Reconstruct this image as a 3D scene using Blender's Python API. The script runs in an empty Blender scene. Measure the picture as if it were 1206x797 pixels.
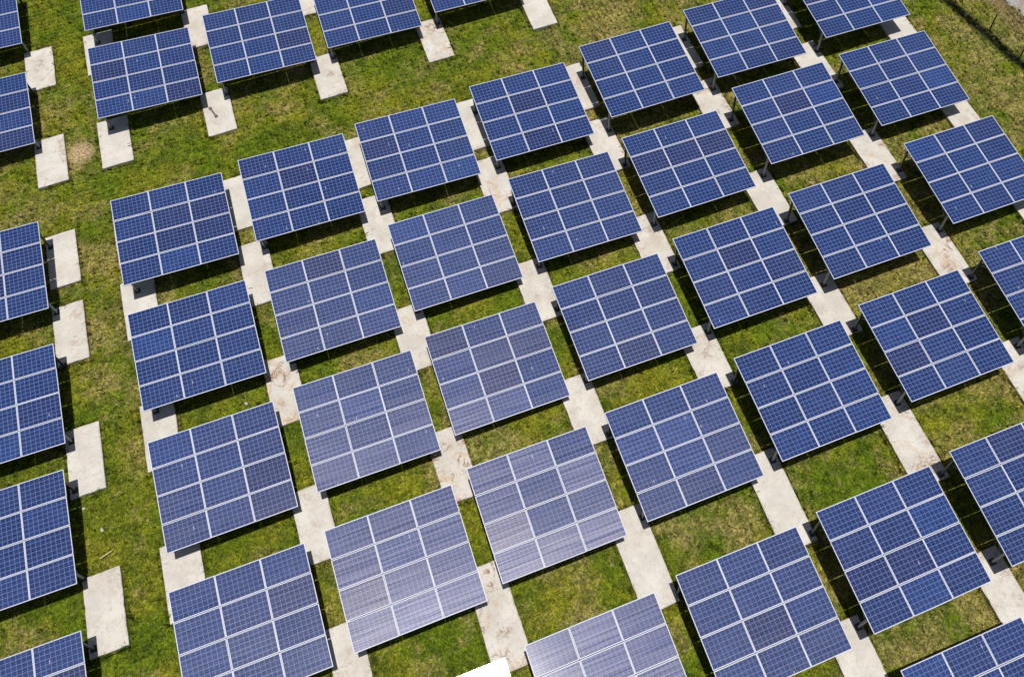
import bpy, bmesh, math, random
import numpy as np
from mathutils import Matrix, Vector, Euler

random.seed(4); rng = np.random.default_rng(11)
sc = bpy.context.scene
col = sc.collection
W, H = 4.53, 4.0              # table size
TILT, ROLL = 0.0913, 0.0512   # slope of every table
SLAB_TOP = 0.18
EDGE = SLAB_TOP + 1.30        # usual height of a table's lower edge
CAM_Z = 36.28 + EDGE

# (column, row): x, y of lower left corner, height offset, small rotation of each table
TAB={(0,0):(-10.38,23.55,0.05,-0.0071,0.0121,-0.0058),(1,0):(-5.07,23.70,-0.02,-0.0026,0.0089,-0.0061),(2,0):(0.05,23.77,-0.03,-0.0001,0.0077,-0.0109),(3,0):(5.35,23.98,-0.09,0.0024,0.0040,-0.0059),(4,0):(10.67,24.08,0.35,0.0052,-0.0098,0.0058),(5,0):(16.05,24.50,0.14,0.0030,0.0019,-0.0015),(6,0):(21.65,24.77,0.21,-0.0009,-0.0032,-0.0015),(0,1):(-10.36,18.11,-0.04,0.0003,0.0011,0.0001),(1,1):(-5.05,18.23,-0.29,-0.0078,0.0012,-0.0016),(2,1):(0.11,18.57,-0.36,-0.0031,0.0013,0.0019),(3,1):(5.39,18.71,-0.11,-0.0031,0.0076,-0.0085),(4,1):(10.61,18.84,0.08,0.0033,-0.0042,0.0058),(5,1):(16.05,19.37,0.37,0.0133,-0.0121,-0.0019),(6,1):(21.56,19.58,0.03,0.0000,-0.0018,-0.0023),(0,2):(-10.32,12.84,-0.24,0.0010,-0.0024,0.0088),(1,2):(-5.01,13.00,-0.26,-0.0062,-0.0031,-0.0018),(2,2):(0.15,13.33,-0.53,-0.0048,-0.0003,0.0010),(3,2):(5.42,13.40,-0.17,-0.0004,-0.0013,0.0010),(4,2):(10.65,13.56,0.05,0.0052,-0.0044,0.0040),(5,2):(15.92,13.75,0.14,0.0072,-0.0059,0.0027),(6,2):(21.69,14.26,0.06,-0.0005,0.0001,0.0080),(0,3):(-10.28,7.40,-0.02,-0.0007,0.0008,0.0059),(1,3):(-5.02,7.51,-0.09,-0.0006,-0.0037,0.0059),(2,3):(0.15,7.80,-0.12,-0.0002,-0.0002,0.0030),(3,3):(5.44,7.92,-0.02,0.0021,-0.0033,0.0081),(4,3):(10.69,8.09,0.12,0.0046,-0.0038,0.0074),(5,3):(16.09,8.35,0.10,-0.0041,-0.0007,0.0063),(6,3):(21.67,8.69,0.04,0.0000,0.0001,-0.0006),(2,4):(0.21,1.72,0.11,0.0007,-0.0019,0.0072),(3,4):(5.57,1.95,0.01,-0.0008,-0.0012,0.0052),(4,4):(10.80,2.07,0.27,-0.0035,0.0016,0.0084),(5,4):(16.16,2.24,0.18,0.0012,0.0008,0.0012),(4,5):(11.01,-3.12,0.00,0.0000,0.0000,-0.0000),(1,4):(-5.01,1.67,0.00,0.0000,-0.0000,0.0000),(-1,0):(-17.83,23.74,0.17,-0.0006,-0.0004,-0.0021),(-1,1):(-17.76,18.06,-0.05,-0.0023,0.0005,-0.0031),(-1,2):(-17.80,12.93,-0.01,-0.0018,0.0003,-0.0008),(-1,3):(-17.70,7.30,0.00,0.0000,-0.0000,0.0000),(-1,-1):(-17.91,32.49,-0.20,0.0018,0.0003,0.0032),(-1,-2):(-18.00,38.54,0.00,-0.0000,-0.0000,0.0000),(0,-1):(-10.46,32.37,0.04,-0.0022,0.0182,-0.0085),(0,-2):(-10.49,37.85,0.09,-0.0008,0.0117,-0.0105),(1,-1):(-5.16,32.44,0.09,0.0041,0.0094,-0.0086),(2,-1):(-0.00,32.78,-0.07,-0.0000,0.0052,-0.0052),(3,-1):(5.27,33.05,0.00,-0.0000,0.0000,0.0000)}

# concrete slabs: (gap, junction): x0, x1, y0, y1, stain
SLABS = {
 (0,-2):(-11.05,-9.68,36.4,39.0,.5), (0,-1):(-10.97,-9.6,30.72,33.4,.15), (0,0):(-10.85,-9.52,25.4,28.1,.1), (0,1):(-10.92,-9.57,21.9,24.6,.15),
 (0,2):(-10.84,-9.57,16.32,19.0,.2), (0,3):(-10.82,-9.46,10.84,13.5,.2), (0,4):(-10.8,-9.42,5.3,8.6,.3),
 (1,-2):(-6.33,-5.02,36.3,38.95,.6), (1,-1):(-6.26,-4.97,30.75,33.35,.2), (1,0):(-6.1,-4.86,25.4,28.15,.1), (1,1):(-6.1,-4.84,21.62,24.6,.25),
 (1,2):(-6.1,-4.82,16.3,19.1,.9), (1,3):(-6.12,-4.83,11.0,13.7,.3), (1,4):(-5.98,-4.75,5.3,8.8,.35),
 (2,-2):(-1.08,.2,36.4,39.1,.4), (2,-1):(-1.03,.26,30.98,33.6,.55), (2,0):(-.9,.45,25.6,28.3,.5), (2,1):(-.87,.47,22.1,25.0,.25),
 (2,2):(-.88,.45,16.6,19.4,.4), (2,3):(-.9,.42,11.25,14.0,.85), (2,4):(-.98,.36,5.4,8.9,.95),
 (3,-1):(4.3,5.57,31.28,33.9,.9), (3,0):(4.45,5.75,25.7,28.5,.15), (3,1):(4.42,5.74,22.2,25.1,.8), (3,2):(4.4,5.72,16.8,19.6,.35),
 (3,3):(4.38,5.7,11.45,14.2,.4), (3,4):(4.32,5.67,5.38,8.9,.15),
 (4,-1):(9.63,10.88,31.43,34.0,.1), (4,0):(9.68,10.95,26.0,28.7,.5), (4,1):(9.65,10.97,22.4,25.3,.35), (4,2):(9.6,10.95,17.0,19.9,.6),
 (4,3):(9.57,10.95,11.7,14.4,.55), (4,4):(9.7,11.02,5.5,9.0,.1), (4,5):(9.75,11.08,-.2,2.9,.1),
 (5,0):(15.1,16.4,26.4,29.1,.3), (5,1):(15.12,16.45,22.7,25.6,.85), (5,2):(15.14,16.5,17.3,20.2,.2), (5,3):(15.15,16.52,11.9,14.7,.3),
 (5,4):(15.17,16.55,5.76,9.25,.7), (5,5):(15.45,16.72,.1,3.15,.4),
 (6,0):(20.5,21.85,26.9,29.5,.6), (6,1):(20.55,21.9,22.9,25.9,.2), (6,2):(20.6,21.95,17.5,20.4,.8), (6,3):(20.65,22.0,12.2,15.1,.85),
 (6,4):(20.7,22.05,6.0,9.5,.5),
 (7,1):(25.4,26.8,23.0,26.1,.15), (7,2):(25.35,26.7,17.7,20.6,.5), (7,3):(25.4,26.85,12.4,15.3,.2),
 (-1,-2):(-13.83,-12.52,36.4,38.95,.6), (-1,-1):(-13.75,-12.44,30.68,33.35,.5), (-1,0):(-13.65,-12.41,25.38,28.0,.1),
 (-1,1):(-13.66,-12.42,21.77,24.45,.5), (-1,2):(-13.62,-12.35,16.33,19.0,.1), (-1,3):(-13.5,-12.2,10.7,13.4,.3),
}

# ------------------------------------------------------------------ helpers
def link(o, parent=None):
    col.objects.link(o)
    if parent is not None: o.parent = parent
    return o
def tag(o, label=None, cat=None, group=None, kind=None):
    if label: o['label'] = label
    if cat: o['category'] = cat
    if group: o['group'] = group
    if kind: o['kind'] = kind
    return o
def empty(name, loc):
    o = bpy.data.objects.new(name, None); o.location = loc; o.empty_display_size = .2
    return link(o)
class MB:
    def __init__(s): s.v=[]; s.f=[]; s.mi=[]
    def box(s, x0,x1,y0,y1,z0,z1, m=0):
        b=len(s.v)
        s.v+=[(x0,y0,z0),(x1,y0,z0),(x1,y1,z0),(x0,y1,z0),(x0,y0,z1),(x1,y0,z1),(x1,y1,z1),(x0,y1,z1)]
        for q in ((0,3,2,1),(4,5,6,7),(0,1,5,4),(1,2,6,5),(2,3,7,6),(3,0,4,7)): s.f.append(tuple(b+i for i in q)); s.mi.append(m)
    def tube(s, a, c, r0, r1=None, n=10, m=0):
        r1 = r0 if r1 is None else r1
        a=Vector(a); c=Vector(c); d=(c-a).normalized()
        u=d.orthogonal().normalized(); w=d.cross(u); b=len(s.v)
        for p,r in ((a,r0),(c,r1)):
            for i in range(n):
                t=2*math.pi*i/n; s.v.append(tuple(p+u*math.cos(t)*r+w*math.sin(t)*r))
        for i in range(n):
            j=(i+1)%n; s.f.append((b+i,b+j,b+n+j,b+n+i)); s.mi.append(m)
        s.f.append(tuple(b+i for i in reversed(range(n)))); s.mi.append(m)
        s.f.append(tuple(b+n+i for i in range(n))); s.mi.append(m)
    def mesh(s, name, mats, bevel=0):
        me=bpy.data.meshes.new(name); me.from_pydata(s.v,[],s.f)
        for m in mats: me.materials.append(m)
        for p,i in zip(me.polygons,s.mi): p.material_index=i
        if bevel:
            bm=bmesh.new(); bm.from_mesh(me)
            bmesh.ops.bevel(bm, geom=bm.edges[:], offset=bevel, segments=1, affect='EDGES')
            bm.to_mesh(me); bm.free()
        me.update(); return me
    def obj(s, name, mats, parent=None, bevel=0):
        return link(bpy.data.objects.new(name, s.mesh(name,mats,bevel)), parent)

# ------------------------------------------------------------------ materials
class NT:
    def __init__(s, name):
        s.m=bpy.data.materials.new(name); s.m.use_nodes=True; s.t=s.m.node_tree; s.t.nodes.clear()
    def n(s, typ, **k):
        nd=s.t.nodes.new(typ)
        for a,b in k.items():
            if a.startswith('i_'):
                key=a[2:]; key=int(key) if key.isdigit() else key.replace('_',' ')
                if isinstance(b, bpy.types.NodeSocket): s.t.links.new(b, nd.inputs[key])
                else: nd.inputs[key].default_value=b
            else: setattr(nd,a,b)
        return nd
    def math(s, op, a, b=None, c=None, clamp=False):
        nd=s.t.nodes.new('ShaderNodeMath'); nd.operation=op; nd.use_clamp=clamp
        for i,x in enumerate((a,b,c)):
            if x is None: continue
            if isinstance(x, bpy.types.NodeSocket): s.t.links.new(x, nd.inputs[i])
            else: nd.inputs[i].default_value=x
        return nd.outputs[0]
    def mix(s, f, a, b, mode='MIX'):
        nd=s.t.nodes.new('ShaderNodeMix'); nd.data_type='RGBA'; nd.blend_type=mode
        for i,x in ((0,f),(6,a),(7,b)):
            if isinstance(x, bpy.types.NodeSocket): s.t.links.new(x, nd.inputs[i])
            elif i==0: nd.inputs[0].default_value=x
            else: nd.inputs[i].default_value=(*x,1)
        return nd.outputs[2]
    def ramp(s, x, lo, hi):   # smooth 0..1
        nd=s.t.nodes.new('ShaderNodeMapRange'); nd.interpolation_type='SMOOTHSTEP'
        s.t.links.new(x, nd.inputs[0]); nd.inputs[1].default_value=lo; nd.inputs[2].default_value=hi
        return nd.outputs[0]
    def noise(s, vec, scale, detail=4, rough=.55, dist=0, out=0):
        nd=s.n('ShaderNodeTexNoise'); nd.inputs['Scale'].default_value=scale; nd.inputs['Detail'].default_value=detail
        nd.inputs['Roughness'].default_value=rough; nd.inputs['Distortion'].default_value=dist
        s.t.links.new(vec, nd.inputs['Vector']); return nd.outputs[out]
    def mapping(s, vec, scale=(1,1,1), loc=(0,0,0), rot=(0,0,0)):
        nd=s.n('ShaderNodeMapping'); s.t.links.new(vec, nd.inputs[0])
        nd.inputs['Scale'].default_value=scale; nd.inputs['Location'].default_value=loc; nd.inputs['Rotation'].default_value=rot
        return nd.outputs[0]
    def principled(s, base, rough=.6, metal=0, bump=None, bstr=.3, bdist=.02, spec=None):
        p=s.n('ShaderNodeBsdfPrincipled')
        for k,x in (('Base Color',base),('Roughness',rough),('Metallic',metal)):
            if isinstance(x, bpy.types.NodeSocket): s.t.links.new(x,p.inputs[k])
            elif k=='Base Color': p.inputs[k].default_value=(*x,1)
            else: p.inputs[k].default_value=x
        if spec is not None: p.inputs['Specular IOR Level'].default_value=spec
        if bump is not None:
            b=s.n('ShaderNodeBump'); b.inputs['Strength'].default_value=bstr; b.inputs['Distance'].default_value=bdist
            s.t.links.new(bump,b.inputs['Height']); s.t.links.new(b.outputs[0],p.inputs['Normal'])
        return p
    def out(s, sh):
        o=s.n('ShaderNodeOutputMaterial'); s.t.links.new(sh, o.inputs[0]); return s.m

def grass_colour(N, P):
    """colour of turf from world position; used by the soil sheet and by the blades"""
    sep=N.n('ShaderNodeSeparateXYZ', i_0=P)
    x,y=sep.outputs[0],sep.outputs[1]
    big=N.noise(P,.11,3,.5); mid=N.noise(P,.55,5,.62,.4); fine=N.noise(P,2.6,5,.7,.6)
    straw=N.math('ADD', N.math('MULTIPLY',big,.9), N.math('ADD', N.math('MULTIPLY',mid,1.25), N.math('MULTIPLY',fine,.55)))
    straw=N.math('ADD', straw, N.math('MULTIPLY', x, .0030))
    f=N.ramp(straw,1.28,1.58)
    dark=N.ramp(N.noise(N.mapping(P,loc=(31,7,0)),.9,5,.65,.5),.47,.68)
    g=N.mix(N.ramp(N.noise(N.mapping(P,loc=(9,3,0)),.33,4,.6),.38,.62),(.150,.222,.010),(.275,.285,.022))
    g=N.mix(N.math('MULTIPLY',dark,.75),g,(.085,.140,.012))
    st=N.mix(N.ramp(N.noise(P,5.5,3,.6),.35,.65),(.31,.265,.070),(.50,.395,.185))
    c=N.mix(N.math('MULTIPLY',f,.76),g,st)
    tn=N.noise(N.mapping(P,loc=(5,17,0)),3.2,4,.7,.8)
    c=N.mix(1,c,N.mix(N.ramp(tn,.36,.62),(.58,.62,.58),(1.2,1.17,1.12)),'MULTIPLY')
    # one bare spot of dry soil
    d=N.n('ShaderNodeVectorMath',operation='DISTANCE',i_0=P,i_1=(-11.86,32.1,0)).outputs['Value']
    d=N.math('ADD',d,N.math('MULTIPLY',fine,.7))
    c=N.mix(N.math('SUBTRACT',1,N.ramp(d,.55,1.2)),c,(.62,.45,.27))
    # dark band along the fence line; dry verge beside the gravel road
    xs=N.math('ADD',N.math('MULTIPLY',x,.98),N.math('MULTIPLY',y,.19))
    band=N.math('ABSOLUTE',N.math('SUBTRACT',N.math('ADD',xs,N.math('MULTIPLY',mid,.5)),34.0))
    c=N.mix(N.math('SUBTRACT',1,N.ramp(band,.08,.42)),c,(.012,.016,.005))
    rd=N.math('ADD',N.math('ADD',N.math('MULTIPLY',x,.96),N.math('MULTIPLY',y,.28)),N.math('MULTIPLY',fine,.9))
    c=N.mix(N.math('MULTIPLY',N.ramp(rd,36.9,37.7),.75),c,(.27,.20,.11))
    return c,fine

def m_soil():
    N=NT('turf soil'); P=N.n('ShaderNodeNewGeometry').outputs['Position']
    c,fine=grass_colour(N,P)
    h=N.math('ADD',N.noise(P,14,6,.75),N.math('MULTIPLY',N.noise(P,4,4,.6),1.2))
    speck=N.noise(P,11,4,.8,.8)
    c=N.mix(N.ramp(speck,.42,.62),N.mix(1,c,(.36,.38,.34),'MULTIPLY'),c)
    return N.out(N.principled(c,.95,bump=h,bstr=.9,bdist=.09,spec=.15).outputs[0])
def m_blades(name, mul=(1,1,1), fixed=None):
    N=NT(name); g=N.n('ShaderNodeNewGeometry'); P=g.outputs['Position']
    c = N.mix(0,fixed,fixed) if fixed else grass_colour(N,P)[0]
    r=g.outputs['Random Per Island']
    c=N.mix(1,c,N.mix(r,(.45,.5,.4),(1.75,1.6,1.65)),'MULTIPLY')
    hot=N.ramp(N.math('FRACT',N.math('MULTIPLY',r,37.7)),.86,.9)
    c=N.mix(N.math('MULTIPLY',hot,.5 if not fixed else .15),c,(.42,.36,.17) if not fixed else (.06,.07,.02))
    p=N.principled(c,.6,spec=.25)
    t=N.n('ShaderNodeBsdfTranslucent'); N.t.links.new(c,t.inputs[0])
    mx=N.n('ShaderNodeMixShader',i_0=.12,i_1=p.outputs[0],i_2=t.outputs[0])
    return N.out(mx.outputs[0])
def m_concrete():
    N=NT('weathered concrete'); P=N.n('ShaderNodeNewGeometry').outputs['Position']
    oi=N.n('ShaderNodeObjectInfo'); st=N.n('ShaderNodeSeparateColor',i_0=oi.outputs['Color']).outputs[0]
    c=N.mix(N.ramp(N.noise(P,1.1,5,.6),.3,.7),(.43,.408,.368),(.53,.51,.472))
    c=N.mix(N.ramp(N.noise(P,9,6,.75),.52,.72),c,(.35,.33,.29))
    v=N.noise(N.mapping(P,rot=(0,0,.5)),1.5,6,.7,1.2)
    a=N.math('SUBTRACT',1,N.ramp(N.math('ABSOLUTE',N.math('SUBTRACT',v,.5)),.004,.055))
    blot=N.ramp(N.noise(N.mapping(P,loc=(3,8,0)),1.3,4,.6,.5),.48,.66)
    f=N.math('MULTIPLY',N.math('MULTIPLY',a,blot),N.math('MULTIPLY',st,1.15),clamp=True)
    c=N.mix(f,c,(.21,.11,.062))
    b2=N.ramp(N.noise(N.mapping(P,loc=(13,2,0)),1.5,6,.75,1.0),.50,.66)
    c=N.mix(N.math('MULTIPLY',N.math('MULTIPLY',b2,st),.8),c,(.42,.29,.19))
    b3=N.ramp(N.noise(N.mapping(P,loc=(1,22,0)),5.5,6,.8,1.5),.6,.72)
    c=N.mix(N.math('MULTIPLY',N.math('MULTIPLY',b3,st),.7),c,(.12,.09,.06))
    crack=N.ramp(N.math('ABSOLUTE',N.math('SUBTRACT',N.noise(P,1.9,3,.5,.6),.5)),.0,.006)
    c=N.mix(N.math('MULTIPLY',N.math('SUBTRACT',1,crack),.4),c,(.2,.17,.14))
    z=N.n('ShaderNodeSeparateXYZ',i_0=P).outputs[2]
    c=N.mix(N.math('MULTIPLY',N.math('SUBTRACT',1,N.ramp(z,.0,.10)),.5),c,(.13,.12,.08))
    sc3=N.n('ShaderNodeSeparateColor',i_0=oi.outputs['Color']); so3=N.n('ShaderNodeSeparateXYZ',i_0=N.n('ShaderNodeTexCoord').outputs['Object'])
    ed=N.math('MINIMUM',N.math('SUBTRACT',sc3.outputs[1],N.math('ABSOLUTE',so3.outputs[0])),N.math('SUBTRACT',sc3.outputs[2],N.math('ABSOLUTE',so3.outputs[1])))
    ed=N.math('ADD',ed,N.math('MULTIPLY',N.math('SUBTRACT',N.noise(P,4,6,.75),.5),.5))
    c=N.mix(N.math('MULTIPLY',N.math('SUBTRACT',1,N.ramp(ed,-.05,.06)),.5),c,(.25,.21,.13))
    h=N.math('ADD',N.noise(P,26,5,.7),N.math('MULTIPLY',N.noise(P,3,3),.8))
    return N.out(N.principled(c,.9,bump=h,bstr=.35,bdist=.02,spec=.25).outputs[0])
def m_glass():
    N=NT('polycrystalline cells'); O=N.n('ShaderNodeTexCoord').outputs['Object']
    oi=N.n('ShaderNodeObjectInfo'); rnd=oi.outputs['Random']
    s=N.n('ShaderNodeSeparateXYZ',i_0=O)
    u=N.math('DIVIDE',s.outputs[0],1.455/9); v=N.math('DIVIDE',s.outputs[1],.935/6)
    def line(t,w):
        fr=N.math('FRACT',t); d=N.math('MINIMUM',fr,N.math('SUBTRACT',1,fr))
        return N.math('SUBTRACT',1,N.ramp(d,w*.7,w))
    ln=N.math('MAXIMUM',line(u,.052),line(v,.058))
    cu=N.math('FLOOR',u); cv=N.math('FLOOR',v)
    cell=N.n('ShaderNodeCombineXYZ',i_0=cu,i_1=cv,i_2=N.math('MULTIPLY',rnd,91.7)).outputs[0]
    wn=N.n('ShaderNodeTexWhiteNoise',i_Vector=cell)
    r1=wn.outputs['Value']
    # crystal grains inside a cell
    off=N.n('ShaderNodeVectorMath',operation='SCALE',i_0=wn.outputs['Color']); off.inputs['Scale'].default_value=7
    gv=N.n('ShaderNodeVectorMath',operation='ADD',i_0=O,i_1=off.outputs[0]).outputs[0]
    vor=N.n('ShaderNodeTexVoronoi',i_Vector=gv); vor.inputs['Scale'].default_value=38
    gr=N.n('ShaderNodeSeparateColor',i_0=vor.outputs['Color']).outputs[0]
    base=N.mix(rnd,(.0068,.0208,.089),(.0088,.0268,.110))
    pur=N.ramp(N.math('FRACT',N.math('MULTIPLY',rnd,17.3)),.82,1.0)
    base=N.mix(N.math('MULTIPLY',pur,.65),base,(.0130,.0140,.055))
    azure=N.ramp(N.math('FRACT',N.math('MULTIPLY',rnd,53.1)),.85,1.0)  # a few modules are a brighter blue, picked at random
    base=N.mix(N.math('MULTIPLY',azure,.5),base,(.012,.040,.165))
    base=N.mix(1,base,N.mix(r1,(.78,.80,.84),(1.22,1.2,1.16)),'MULTIPLY')
    base=N.mix(1,base,N.mix(gr,(.8,.82,.85),(1.2,1.18,1.15)),'MULTIPLY')
    # bus bars across each cell
    fb=N.math('FRACT',N.math('ADD',N.math('MULTIPLY',v,3),.5)); bb=N.math('SUBTRACT',1,N.ramp(N.math('MINIMUM',fb,N.math('SUBTRACT',1,fb)),.025,.05))
    base=N.mix(N.math('MULTIPLY',bb,.45),base,(.09,.12,.24))
    c=N.mix(N.math('MULTIPLY',ln,.84),base,(.120,.165,.33))
    # dust: streaks along the slope and dried blots
    loc=N.n('ShaderNodeVectorMath',operation='ADD',i_0=O,i_1=N.n('ShaderNodeCombineXYZ',i_0=N.math('MULTIPLY',rnd,40)).outputs[0]).outputs[0]
    geo=N.n('ShaderNodeNewGeometry').outputs['Position']
    stv=N.noise(N.mapping(loc,scale=(.7,14,1)),1.6,4,.6,.3)
    patch=N.noise(geo,.35,3,.5)
    streak=N.math('MULTIPLY',N.ramp(stv,.40,.68),N.ramp(patch,.35,.65))
    blot=N.ramp(N.noise(loc,6,2,.5),.74,.80)
    c=N.mix(N.math('MULTIPLY',N.math('ADD',N.math('MULTIPLY',streak,.03),N.math('MULTIPLY',blot,.10)),1.0),c,(.45,.45,.48))
    dp=N.n('ShaderNodeCombineXYZ',i_0=N.math('MULTIPLY',N.math('FRACT',N.math('MULTIPLY',rnd,211.3)),1.4),i_1=N.math('MULTIPLY',N.math('FRACT',N.math('MULTIPLY',rnd,377.7)),.9)).outputs[0]
    dv=N.n('ShaderNodeVectorMath',operation='SUBTRACT',i_0=O,i_1=dp).outputs[0]
    dl=N.n('ShaderNodeVectorMath',operation='LENGTH',i_0=N.mapping(dv,scale=(1.5,.38,0),rot=(0,0,.15))).outputs['Value']
    dl=N.math('ADD',dl,N.math('MULTIPLY',N.noise(O,30,2),.03))
    drop=N.math('MULTIPLY',N.math('SUBTRACT',1,N.ramp(dl,.025,.05)),N.math('GREATER_THAN',N.math('FRACT',N.math('MULTIPLY',rnd,97.1)),.86))
    c=N.mix(N.math('MULTIPLY',drop,.55),c,(.5,.5,.5))
    p=N.principled(c,.09); p.inputs['IOR'].default_value=1.42
    gl=N.n('ShaderNodeBsdfGlossy',i_Roughness=.42,i_Anisotropy=.42); tv=N.n('ShaderNodeVectorTransform',vector_type='VECTOR',convert_from='OBJECT',convert_to='WORLD'); tv.inputs[0].default_value=(.32,1,0); N.t.links.new(tv.outputs[0],gl.inputs['Tangent']); gl.inputs['Color'].default_value=(.97,.91,1,1)
    mr=N.math('MULTIPLY_ADD',N.math('FRACT',N.math('MULTIPLY',rnd,71.9)),.32,.78)
    dust=N.n('ShaderNodeSeparateColor',i_0=oi.outputs['Color']).outputs[0]  # per-table amount: streaky dust plus hand-placed sun-glare haze
    st2=N.ramp(N.noise(N.mapping(loc,scale=(.16,10,1)),1.5,4,.66),.36,.64)
    fac=N.math('MULTIPLY',N.math('MULTIPLY',mr,dust),N.math('ADD',.026,N.math('MULTIPLY',st2,.044)))
    mx=N.n('ShaderNodeMixShader',i_0=fac,i_1=p.outputs[0],i_2=gl.outputs[0])
    return N.out(mx.outputs[0])
def m_simple(name, c, rough=.5, metal=0, var=.15, sc_=6, spec=None):
    N=NT(name); P=N.n('ShaderNodeTexCoord').outputs['Object']
    n=N.noise(P,sc_,5,.65)
    cc=N.mix(n,tuple(x*(1-var) for x in c),tuple(min(1,x*(1+var)) for x in c))
    return N.out(N.principled(cc,rough,metal,bump=n,bstr=.08,bdist=.01,spec=spec).outputs[0])
def m_gravel():
    N=NT('road gravel'); P=N.n('ShaderNodeNewGeometry').outputs['Position']
    v=N.n('ShaderNodeTexVoronoi',i_Vector=P); v.inputs['Scale'].default_value=16
    g=N.n('ShaderNodeSeparateColor',i_0=v.outputs['Color']).outputs[0]
    c=N.mix(g,(.16,.155,.15),(.40,.385,.37)); c=N.mix(N.ramp(N.noise(P,1.5,5),.45,.65),c,(.23,.19,.14))
    return N.out(N.principled(c,.9,bump=v.outputs['Distance'],bstr=.6,bdist=.03).outputs[0])

M_soil=m_soil(); M_grass=m_blades('turf blades'); M_weed=m_blades('dark weeds',fixed=(.018,.026,.008))
M_conc=m_concrete(); M_glass=m_glass()
M_frame=m_simple('anodised frame',(.43,.45,.53),.5,.0,.05)
M_back=m_simple('grey backsheet',(.30,.31,.33),.7,0,.05)
M_steel=m_simple('galvanised steel',(.20,.23,.235),.5,.35,.2)
M_dark=m_simple('weathered dark steel',(.045,.055,.06),.5,.4,.3)
M_rust=m_simple('rusty scrap',(.16,.13,.115),.7,.3,.3,20)
M_stone=m_simple('pale stone',(.36,.35,.27),.85,0,.25,30)
M_wood=m_simple('dry stick',(.33,.31,.15),.8,0,.2,30)
M_wire=m_simple('fence wire',(.10,.10,.095),.6,.5,.2)
M_gravel=m_gravel()

# ------------------------------------------------------------------ setting
def sheet(name, pts, z, mat):
    me=bpy.data.meshes.new(name); me.from_pydata([(x,y,z) for x,y in pts],[],[tuple(range(len(pts)))]); me.materials.append(mat)
    return tag(link(bpy.data.objects.new(name,me)),kind='structure')
sheet('ground',[(-320,-300),(340,-300),(340,360),(-320,360)],0,M_soil)
# gravel road beyond the fence, ragged near edge
edge=[]
for i in range(121):
    t=-60+i*1.0
    for k in range(3):
        tt=t+k/3; jx=random.uniform(-.10,.10)+.08*math.sin(tt*1.7)
        edge.append((32.05-.28*tt+jx,24.91+.96*tt))
far=[(x+5.2,y+1.5) for x,y in (edge[-1],edge[0])]
sheet('gravel_road',edge+far,.012,M_gravel)

# ------------------------------------------------------------------ camera
cam=bpy.data.cameras.new('camera'); co=link(bpy.data.objects.new('camera',cam))
co.location=(0,0,CAM_Z); co.rotation_euler=Euler((.60946,.01502,-.35929),'XYZ')
cam.sensor_width=36; cam.lens=1201.14/1206*36; cam.shift_x=-61.2/1206; cam.shift_y=-233.5/1206
cam.clip_end=2000; cam.clip_start=.1; sc.camera=co
Rc=np.array(Euler((.60946,.01502,-.35929),'XYZ').to_matrix())
def to_px(P):
    q=(np.asarray(P,float)-np.array([0,0,CAM_Z]))@Rc
    return np.stack([664.2+1201.14*q[:,0]/-q[:,2], 165.0-1201.14*q[:,1]/-q[:,2]],1)

# ------------------------------------------------------------------ solar tables
MW,MH,GX,GY,TH=1.505,.985,.0075,.02,.038
FB=.0245
fr=MB()
fr.box(0,MW,0,FB,-TH,0); fr.box(0,MW,MH-FB,MH,-TH,0); fr.box(0,FB,FB,MH-FB,-TH,0); fr.box(MW-FB,MW,FB,MH-FB,-TH,0)
fr.box(FB,MW-FB,FB,MH-FB,-.016,-.009,1)
FRAME=fr.mesh('solar_panel',[M_frame,M_back])
gl=MB(); gl.box(0,MW-2*FB-.001,0,MH-2*FB-.001,-.002,0)
GLASS=gl.mesh('cell_glass',[M_glass])
b=MB(); b.box(0,W-.06,-.022,.022,-.05,0); RAIL=b.mesh('rail',[M_steel])
b=MB(); b.box(-.035,.035,0,H-.3,-.10,0); BEAM=b.mesh('beam',[M_dark])

ordn=['first','second','third','fourth','fifth','sixth','seventh']
rowname={0:'top',1:'second',2:'third',3:'fourth',4:'fifth',5:'sixth'}
special={
 (1,4):'solar table flashing pure white with sun glare at the bottom edge of the photo',
 (2,3):'solar table most hazed by pale sun glare, up and right of the white flash',
 (1,3):'pale lavender glare-washed solar table just left of the strongest haze, fourth row',
 (2,4):'glare-hazed violet solar table cut by the bottom edge, right of the white flash',
 (4,5):'blue solar table cut off by the bottom right corner of the photo',
 (6,3):'blue solar table cut off by the right edge halfway up the photo',
 (5,4):'blue solar table cut by the right edge, low, above the bottom right corner one',
 (-1,-2):'blue solar table cut by the top left corner of the photo',
 (3,-1):'solar table of which only a lower corner shows at the top edge centre',
}
def table_label(c,r):
    if (c,r) in special: return special[(c,r)]
    if c==-1:
        if r==-1: return 'blue solar table cut by the left edge, second from the top left corner'
        return 'blue solar table cut by the left edge beside the grass aisle, %s of four there'%['uppermost','second','third','lowest'][r]
    if r==-1: return 'blue solar table above the grass lane, %s from left in the upper field'%ordn[c]
    if r==-2: return 'blue solar table cut by the top edge, behind the first one of the upper field'
    extra={(2,2):'dust-streaked ',(1,2):'greyish ',(2,1):'streaky '}.get((c,r),'')
    nrow=[k for k in sorted(TAB) if k[1]==r and k[0]>=0]
    return '%sblue solar table, %s from left in the %s row of the main field'%(extra,ordn[c],rowname[r])

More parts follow.
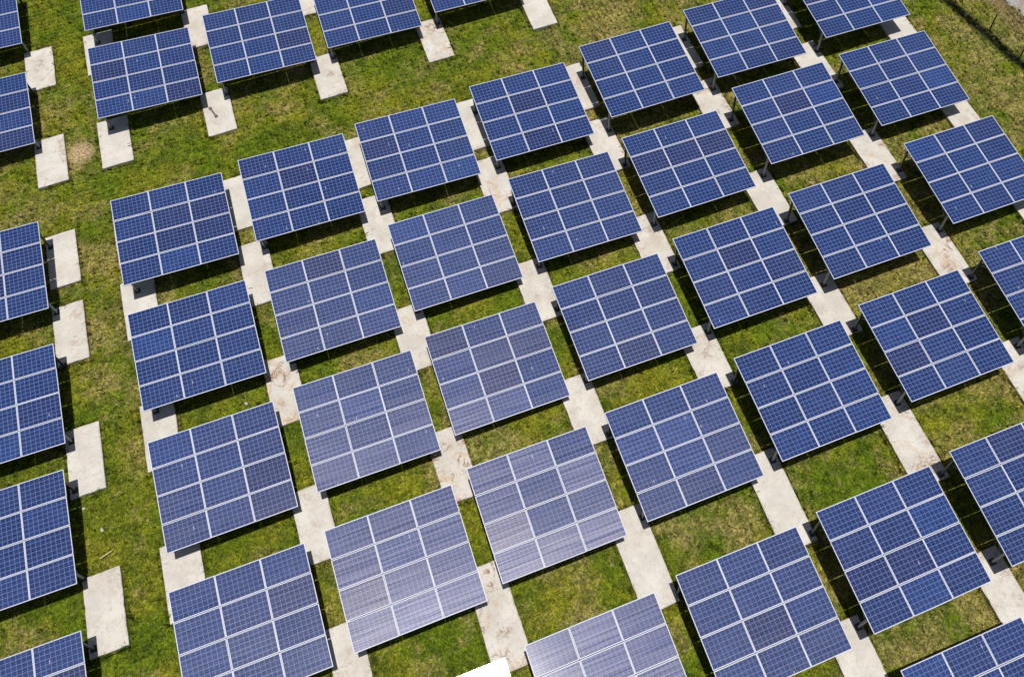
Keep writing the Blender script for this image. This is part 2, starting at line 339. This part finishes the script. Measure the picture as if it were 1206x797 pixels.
def slab_at(x,y):
    for (x0,x1,y0,y1,_) in SLABS.values():
        if x0-.02<=x<=x1+.02 and y0-.02<=y<=y1+.02: return SLAB_TOP
    return 0
def mirror_sun(px,py,nrm):
    d=Vector(Rc@np.array([(px-664.2)/1201.14,-(py-165.0)/1201.14,-1.])); v=-d.normalized()
    return (2*nrm.dot(v)*nrm-v).normalized()
R0=Matrix.Rotation(ROLL,3,'Y')@Matrix.Rotation(TILT,3,'X')
N0=R0@Vector((0,0,1))
SUN=mirror_sun(545,865,N0)
# one table leans a touch towards the sun's mirror direction
d_=Vector(Rc@np.array([(572-664.2)/1201.14,-(800-165.0)/1201.14,-1.])); n2=(SUN-d_.normalized()).normalized(); q_=N0.cross(n2)
x_,y_,z_=TAB[(1,4)][:3]; TAB[(1,4)]=(x_,y_,z_,q_.x,q_.y,q_.z)
DUST_GLARE={(2,3):.95,(1,3):.62,(2,2):1.25,(1,2):1.1,(2,4):.36,(2,1):1.35,(1,1):.95,(3,3):.30,(3,2):.5,(3,1):.5,(0,3):.15,(3,4):.10,(1,4):1,(0,2):.25,(2,0):.5}  # dust haze weighted table by table to imitate the spread of sun glare
INX=.12; YL,YU=.47,3.69
for (c,r),(tx,ty,dz,w0,w1,w2) in TAB.items():
    root=empty('solar_table',(tx,ty,0))
    tag(root,table_label(c,r),'solar panels','solar tables standing in rows on concrete slabs')
    w=Vector((w0,w1,w2)); ang=w.length
    Rw=Matrix.Rotation(ang,3,w.normalized()) if ang>1e-6 else Matrix.Identity(3)
    ctr=R0@Vector((W/2,H/2,0))
    T=Matrix.Translation(Vector((0,0,EDGE+dz))+ctr)@(Rw@R0).to_4x4()@Matrix.Translation(Vector((-W/2,-H/2,0)))
    for j in range(4):
        for i in range(3):
            o=bpy.data.objects.new('solar_panel',FRAME); link(o,root)
            jit=Matrix.Translation((i*(MW+GX)+random.gauss(0,.002),j*(MH+GY)+random.gauss(0,.002),random.gauss(0,.0015)))@Euler((random.gauss(0,.0022),random.gauss(0,.0022),random.gauss(0,.0008))).to_matrix().to_4x4()
            o.matrix_local=T@jit
            g=bpy.data.objects.new('cell_glass',GLASS); link(g,o); dd=DUST_GLARE.get((c,r),.05)*(.6 if (c,r,i,j) in ((2,3,1,2),(2,3,1,1),(2,3,2,1),(2,3,2,3),(2,2,2,0),(2,2,2,1)) else 1); g.color=(dd,dd,dd,1); g.location=(FB+.0005,FB+.0005,-.004)
    for yy in (.42,1.36,2.64,3.58):
        o=bpy.data.objects.new('rail',RAIL); link(o,root); o.matrix_local=T@Matrix.Translation((.03,yy,-TH-.002))
    for xx in (INX+.02,W-(.30 if c>=0 else .16)):
        o=bpy.data.objects.new('beam',BEAM); link(o,root); o.matrix_local=T@Matrix.Translation((xx,.15,-TH-.054))
    for xx in (INX,W-(.30 if c>=0 else .16)):
        for yy in ((YL if xx<1 or c<0 else .98),YU):
            top=T@Vector((xx,yy,-TH-.155)); zb=slab_at(tx+xx,ty+yy)
            m=MB(); m.tube((0,0,0),(0,0,top.z-zb),.052,n=12)
            po=m.obj('post',[M_dark if yy==YU else M_steel],root); po.location=(xx,yy,zb)
            m=MB(); m.box(-.11,.11,-.11,.11,0,.014)
            for sx in (-.08,.08):
                for sy in (-.08,.08): m.tube((sx,sy,.014),(sx,sy,.045),.014,n=6)
            pl=m.obj('base_plate',[M_dark],po); pl.location=(0,0,.001)
            # brace from the post up to the beam
            s=-1 if yy==YU else 1
            hgt=top.z-zb
            if hgt>.75:
                m=MB(); m.tube((0,0,hgt-.42),(0,s*.42,hgt+.0),.02,n=6); m.obj('brace',[M_steel],po)

# ------------------------------------------------------------------ concrete slabs
def slab_label(g,j,st):
    stn='rust-streaked ' if st>.8 else ('stained ' if st>.45 else 'clean ' if st<.16 else '')
    if g==-1:
        return '%sconcrete slab on the left side of the grass aisle, %s one counted from the top'%(stn,ordn[[-2,-1,0,1,2,3].index(j)])
    if j==-2: return '%sconcrete slab at the top edge of the photo, %s from left in the upper field'%(stn,ordn[g])
    if j==-1: return '%sconcrete slab sticking out onto the grass lane, %s from left in the upper field'%(stn,ordn[g])
    side='left of the first table' if g==0 else ('right of the last table' if g==7 else 'between tables %s and %s'%(ordn[g-1],ordn[g]))
    if j==0: return '%sconcrete slab at the back of the top row, %s'%(stn,side)
    return '%sconcrete slab between the %s and %s rows, %s'%(stn,rowname[j-1],rowname[j],side)
for (g,j),(x0,x1,y0,y1,st) in SLABS.items():
    cx,cy=(x0+x1)/2,(y0+y1)/2; bm=bmesh.new(); ring=[]
    n=0; pts=[]
    hx,hy=(x1-x0)/2,(y1-y0)/2
    for (ax,ay),(bx_,by_) in (((-hx,-hy),(hx,-hy)),((hx,-hy),(hx,hy)),((hx,hy),(-hx,hy)),((-hx,hy),(-hx,-hy))):
        L=math.hypot(bx_-ax,by_-ay); k=max(4,int(L/.16))
        ph=random.uniform(0,6); amp=random.uniform(.002,.009)
        nx,ny=(by_-ay)/L,-(bx_-ax)/L
        for q in range(k):
            t=q/k; d=amp*math.sin(t*7+ph)*min(1,t*6,(1-t)*6+.2)+random.uniform(-.004,.004)
            if q and random.random()<.05: d-=random.uniform(.008,.025)
            if q==0: d=-random.uniform(0,.012)
            pts.append((ax+(bx_-ax)*t+nx*d, ay+(by_-ay)*t+ny*d))
    lo=[bm.verts.new((x*1.005,y*1.003,-.05)) for x,y in pts]
    md=[bm.verts.new((x,y,SLAB_TOP-.014)) for x,y in pts]
    hi=[bm.verts.new((x*(1-.012/hx),y*(1-.012/hy),SLAB_TOP)) for x,y in pts]
    for a,b_ in ((lo,md),(md,hi)):
        for i in range(len(pts)):
            k=(i+1)%len(pts); bm.faces.new((a[i],a[k],b_[k],b_[i]))
    bm.faces.new(hi)
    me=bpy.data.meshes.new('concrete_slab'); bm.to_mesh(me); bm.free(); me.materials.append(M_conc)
    o=link(bpy.data.objects.new('concrete_slab',me)); o.location=(cx,cy,0); o.rotation_euler=(0,0,random.gauss(0,.004))
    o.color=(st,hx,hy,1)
    tag(o,slab_label(g,j,st),'slab','concrete footing slabs under the solar tables')

# ------------------------------------------------------------------ turf
def blades(name, n, x0,x1,y0,y1, mat, hmin,hmax,wid, keep=None, margin=25, lean=.75):
    X=rng.uniform(x0,x1,n); Y=rng.uniform(y0,y1,n)
    px=to_px(np.stack([X,Y,np.zeros(n)],1))
    ok=(px[:,0]>-margin)&(px[:,0]<1206+margin)&(px[:,1]>-margin)&(px[:,1]<797+margin)
    for (a,b_,c_,d_,_) in SLABS.values():
        ok&=~((X>a-.01)&(X<b_+.01)&(Y>c_-.01)&(Y<d_+.01))
    ok&=(X*.96+Y*.28)<37.75
    ok&=~((np.hypot(X+11.86,Y-32.1)<.62)&(rng.uniform(0,1,n)<.96))
    if keep is not None: ok&=keep(X,Y)
    X,Y=X[ok],Y[ok]; n=len(X)
    # clumping: move blades towards clump centres
    gx=np.floor(X/.23); gy=np.floor(Y/.23)
    hsh=np.modf(np.abs(np.sin(gx*12.9898+gy*78.233)*43758.5453))[0]; hs2=np.modf(np.abs(np.sin(gx*39.34+gy*11.13)*24634.63))[0]
    cxx=(gx+.2+.6*hsh)*.23; cyy=(gy+.2+.6*hs2)*.23; k=.35
    X=X*(1-k)+cxx*k; Y=Y*(1-k)+cyy*k
    h=rng.uniform(hmin,hmax,n)*(.4+1.3*hsh**1.5); a=rng.uniform(0,2*np.pi,n); ln=rng.uniform(.15,lean,n)*h*1.3
    # lean roughly away from the clump centre
    out=np.arctan2(Y-cyy,X-cxx); a2=out+rng.normal(0,.8,n)
    w=wid*rng.uniform(.6,1.3,n)
    dx,dy=np.cos(a2)*ln,np.sin(a2)*ln; sx,sy=-np.sin(a2+rng.normal(0,.5,n))*w/2,np.cos(a2)*w/2
    V=np.empty((n,4,3),np.float32)
    V[:,0]=np.stack([X-sx,Y-sy,np.full(n,-.01)],1); V[:,1]=np.stack([X+sx,Y+sy,np.full(n,-.01)],1)
    V[:,2]=np.stack([X+dx*.45+sx*.8,Y+dy*.45+sy*.8,h*.7],1); V[:,3]=np.stack([X+dx,Y+dy,h*(1-.35*ln/h)],1)
    me=bpy.data.meshes.new(name); me.vertices.add(4*n); me.vertices.foreach_set('co',V.ravel())
    F=(np.arange(n)[:,None]*4+np.array([0,1,2,0,2,3])).ravel().astype(np.int32)
    me.loops.add(6*n); me.loops.foreach_set('vertex_index',F)
    me.polygons.add(2*n); me.polygons.foreach_set('loop_start',np.arange(0,6*n,3,dtype=np.int32))
    me.materials.append(mat); me.update(calc_edges=True)
    return link(bpy.data.objects.new(name,me))
g=blades('grass',1150000,-20,36,-6,46,M_grass,.05,.12,.034)
tag(g,'patchy green and straw-yellow turf growing between the slabs','grass',kind='stuff')
def near_slab(X,Y):
    k=np.zeros(len(X),bool)
    for (a,b_,c_,d_,_) in SLABS.values():
        k|=(X>a-.12)&(X<b_+.12)&(Y>c_-.12)&(Y<d_+.12)
    return k
g=blades('grass',1900000,-15,28,-2,40,M_grass,.09,.21,.03,keep=near_slab)
tag(g,'longer green grass fringing the edges of the concrete slabs','grass',kind='stuff')
def strip(X,Y):
    s=X*.98+Y*.19; return np.abs(s-33.76+.12*np.sin(Y*2.1)+.07*np.sin(Y*5.3))<rng.normal(.12,.09,len(X))
g=blades('weeds',120000,27,33,12,36,M_weed,.05,.17,.035,keep=strip,lean=.6)
tag(g,'dark tall weeds growing in a strip under the wire fence','weeds',kind='stuff')

# ------------------------------------------------------------------ wire fence
fe=empty('wire_fence',(30.2,23.47,0))
tag(fe,'thin wire fence on slim dark posts above the dark weed strip, top right','fence')
fp=[(30.2+.0918*-1*(y-23.47)*2.0*.5*2*.5, y) for y in (31.75,29.68,27.61,25.54,23.47,21.40,19.33,17.26)]
FH=1.15
for x,y in fp:
    m=MB(); m.tube((0,0,-.05),(0,0,FH),.035,.03,n=8); m.box(-.045,.045,-.045,.045,FH,FH+.02)
    o=m.obj('post',[M_dark],fe); o.location=(x-30.2,y-23.47,0)
for k,z in enumerate((.25,.5,.75,1.0)):
    m=MB()
    for (xa,ya),(xb,yb) in zip(fp[:-1],fp[1:]):
        mid=((xa+xb)/2-30.2,(ya+yb)/2-23.47,z-.025)
        a=(xa-30.2,ya-23.47,z); b_=(xb-30.2,yb-23.47,z)
        m.tube(a,mid,.004,n=4); m.tube(mid,b_,.004,n=4)
    m.obj('wire',[M_wire],fe)

# ------------------------------------------------------------------ small things lying about
def rock(name,x,y,z,r,label,cat,mat,sz=(1,.8,.6)):
    bm=bmesh.new(); bmesh.ops.create_icosphere(bm,subdivisions=2,radius=r)
    for v in bm.verts:
        k=1+random.uniform(-.16,.16); v.co=Vector((v.co.x*sz[0]*k,v.co.y*sz[1]*k,v.co.z*sz[2]*k))
    me=bpy.data.meshes.new(name); bm.to_mesh(me); bm.free(); me.materials.append(mat)
    o=link(bpy.data.objects.new(name,me)); o.location=(x,y,z+r*sz[2]*.75); o.rotation_euler=(0,0,random.uniform(0,3))
    return tag(o,label,cat)
rock('stone',-6.99,17.72,0,.075,'pale stone on the grass above the second table of the third row','stone',M_stone)
rock('stone',-12.71,14.9,.0,.08,'pale flat stone in the grass aisle near the left, above the yellow stick','stone',M_stone,(1.2,.7,.5))
rock('stone',-13.25,15.9,.0,.07,'small white stone just below a slab of the left edge column','stone',M_stone)
m=MB(); m.tube((-.22,-.05,.0),(.02,.01,.02),.035,.032,n=7); m.tube((.02,.01,.02),(.24,.06,.03),.032,.024,n=7)
o=m.obj('stick',[M_wood]); o.location=(-12.64,13.95,.09); tag(o,'short pale yellow stick lying in the grass aisle, lower left','stick')
m=MB(); m.tube((-.27,0,.05),(.27,0,.05),.04,n=10); m.box(-.33,-.25,-.07,.07,.0,.11); m.box(.25,.33,-.07,.07,.0,.11)
o=m.obj('metal_bar',[M_rust],bevel=.006); o.location=(-5.83,32.02,SLAB_TOP+.001); o.rotation_euler=(0,0,math.radians(-72))
tag(o,'short grey metal bar with thick ends lying on a clean concrete slab','metal bar')

# ------------------------------------------------------------------ light
S=SUN
sun=bpy.data.lights.new('sun','SUN'); sun.energy=4.9; sun.angle=math.radians(.53); sun.color=(1,.955,.89)
so=link(bpy.data.objects.new('sun',sun)); so.rotation_euler=S.to_track_quat('Z','Y').to_euler(); so.location=S*60
wd=bpy.data.worlds.new('World'); sc.world=wd; wd.use_nodes=True; nt=wd.node_tree
bg=nt.nodes['Background']; sky=nt.nodes.new('ShaderNodeTexSky'); sky.sky_type='NISHITA'; sky.sun_disc=False
sky.sun_elevation=math.asin(S.z); sky.sun_rotation=math.atan2(S.x,S.y); sky.air_density=1; sky.dust_density=1.5
nt.links.new(sky.outputs[0],bg.inputs[0]); bg.inputs[1].default_value=.062
sc.view_settings.view_transform='Standard'; sc.view_settings.look='None'; sc.view_settings.exposure=0
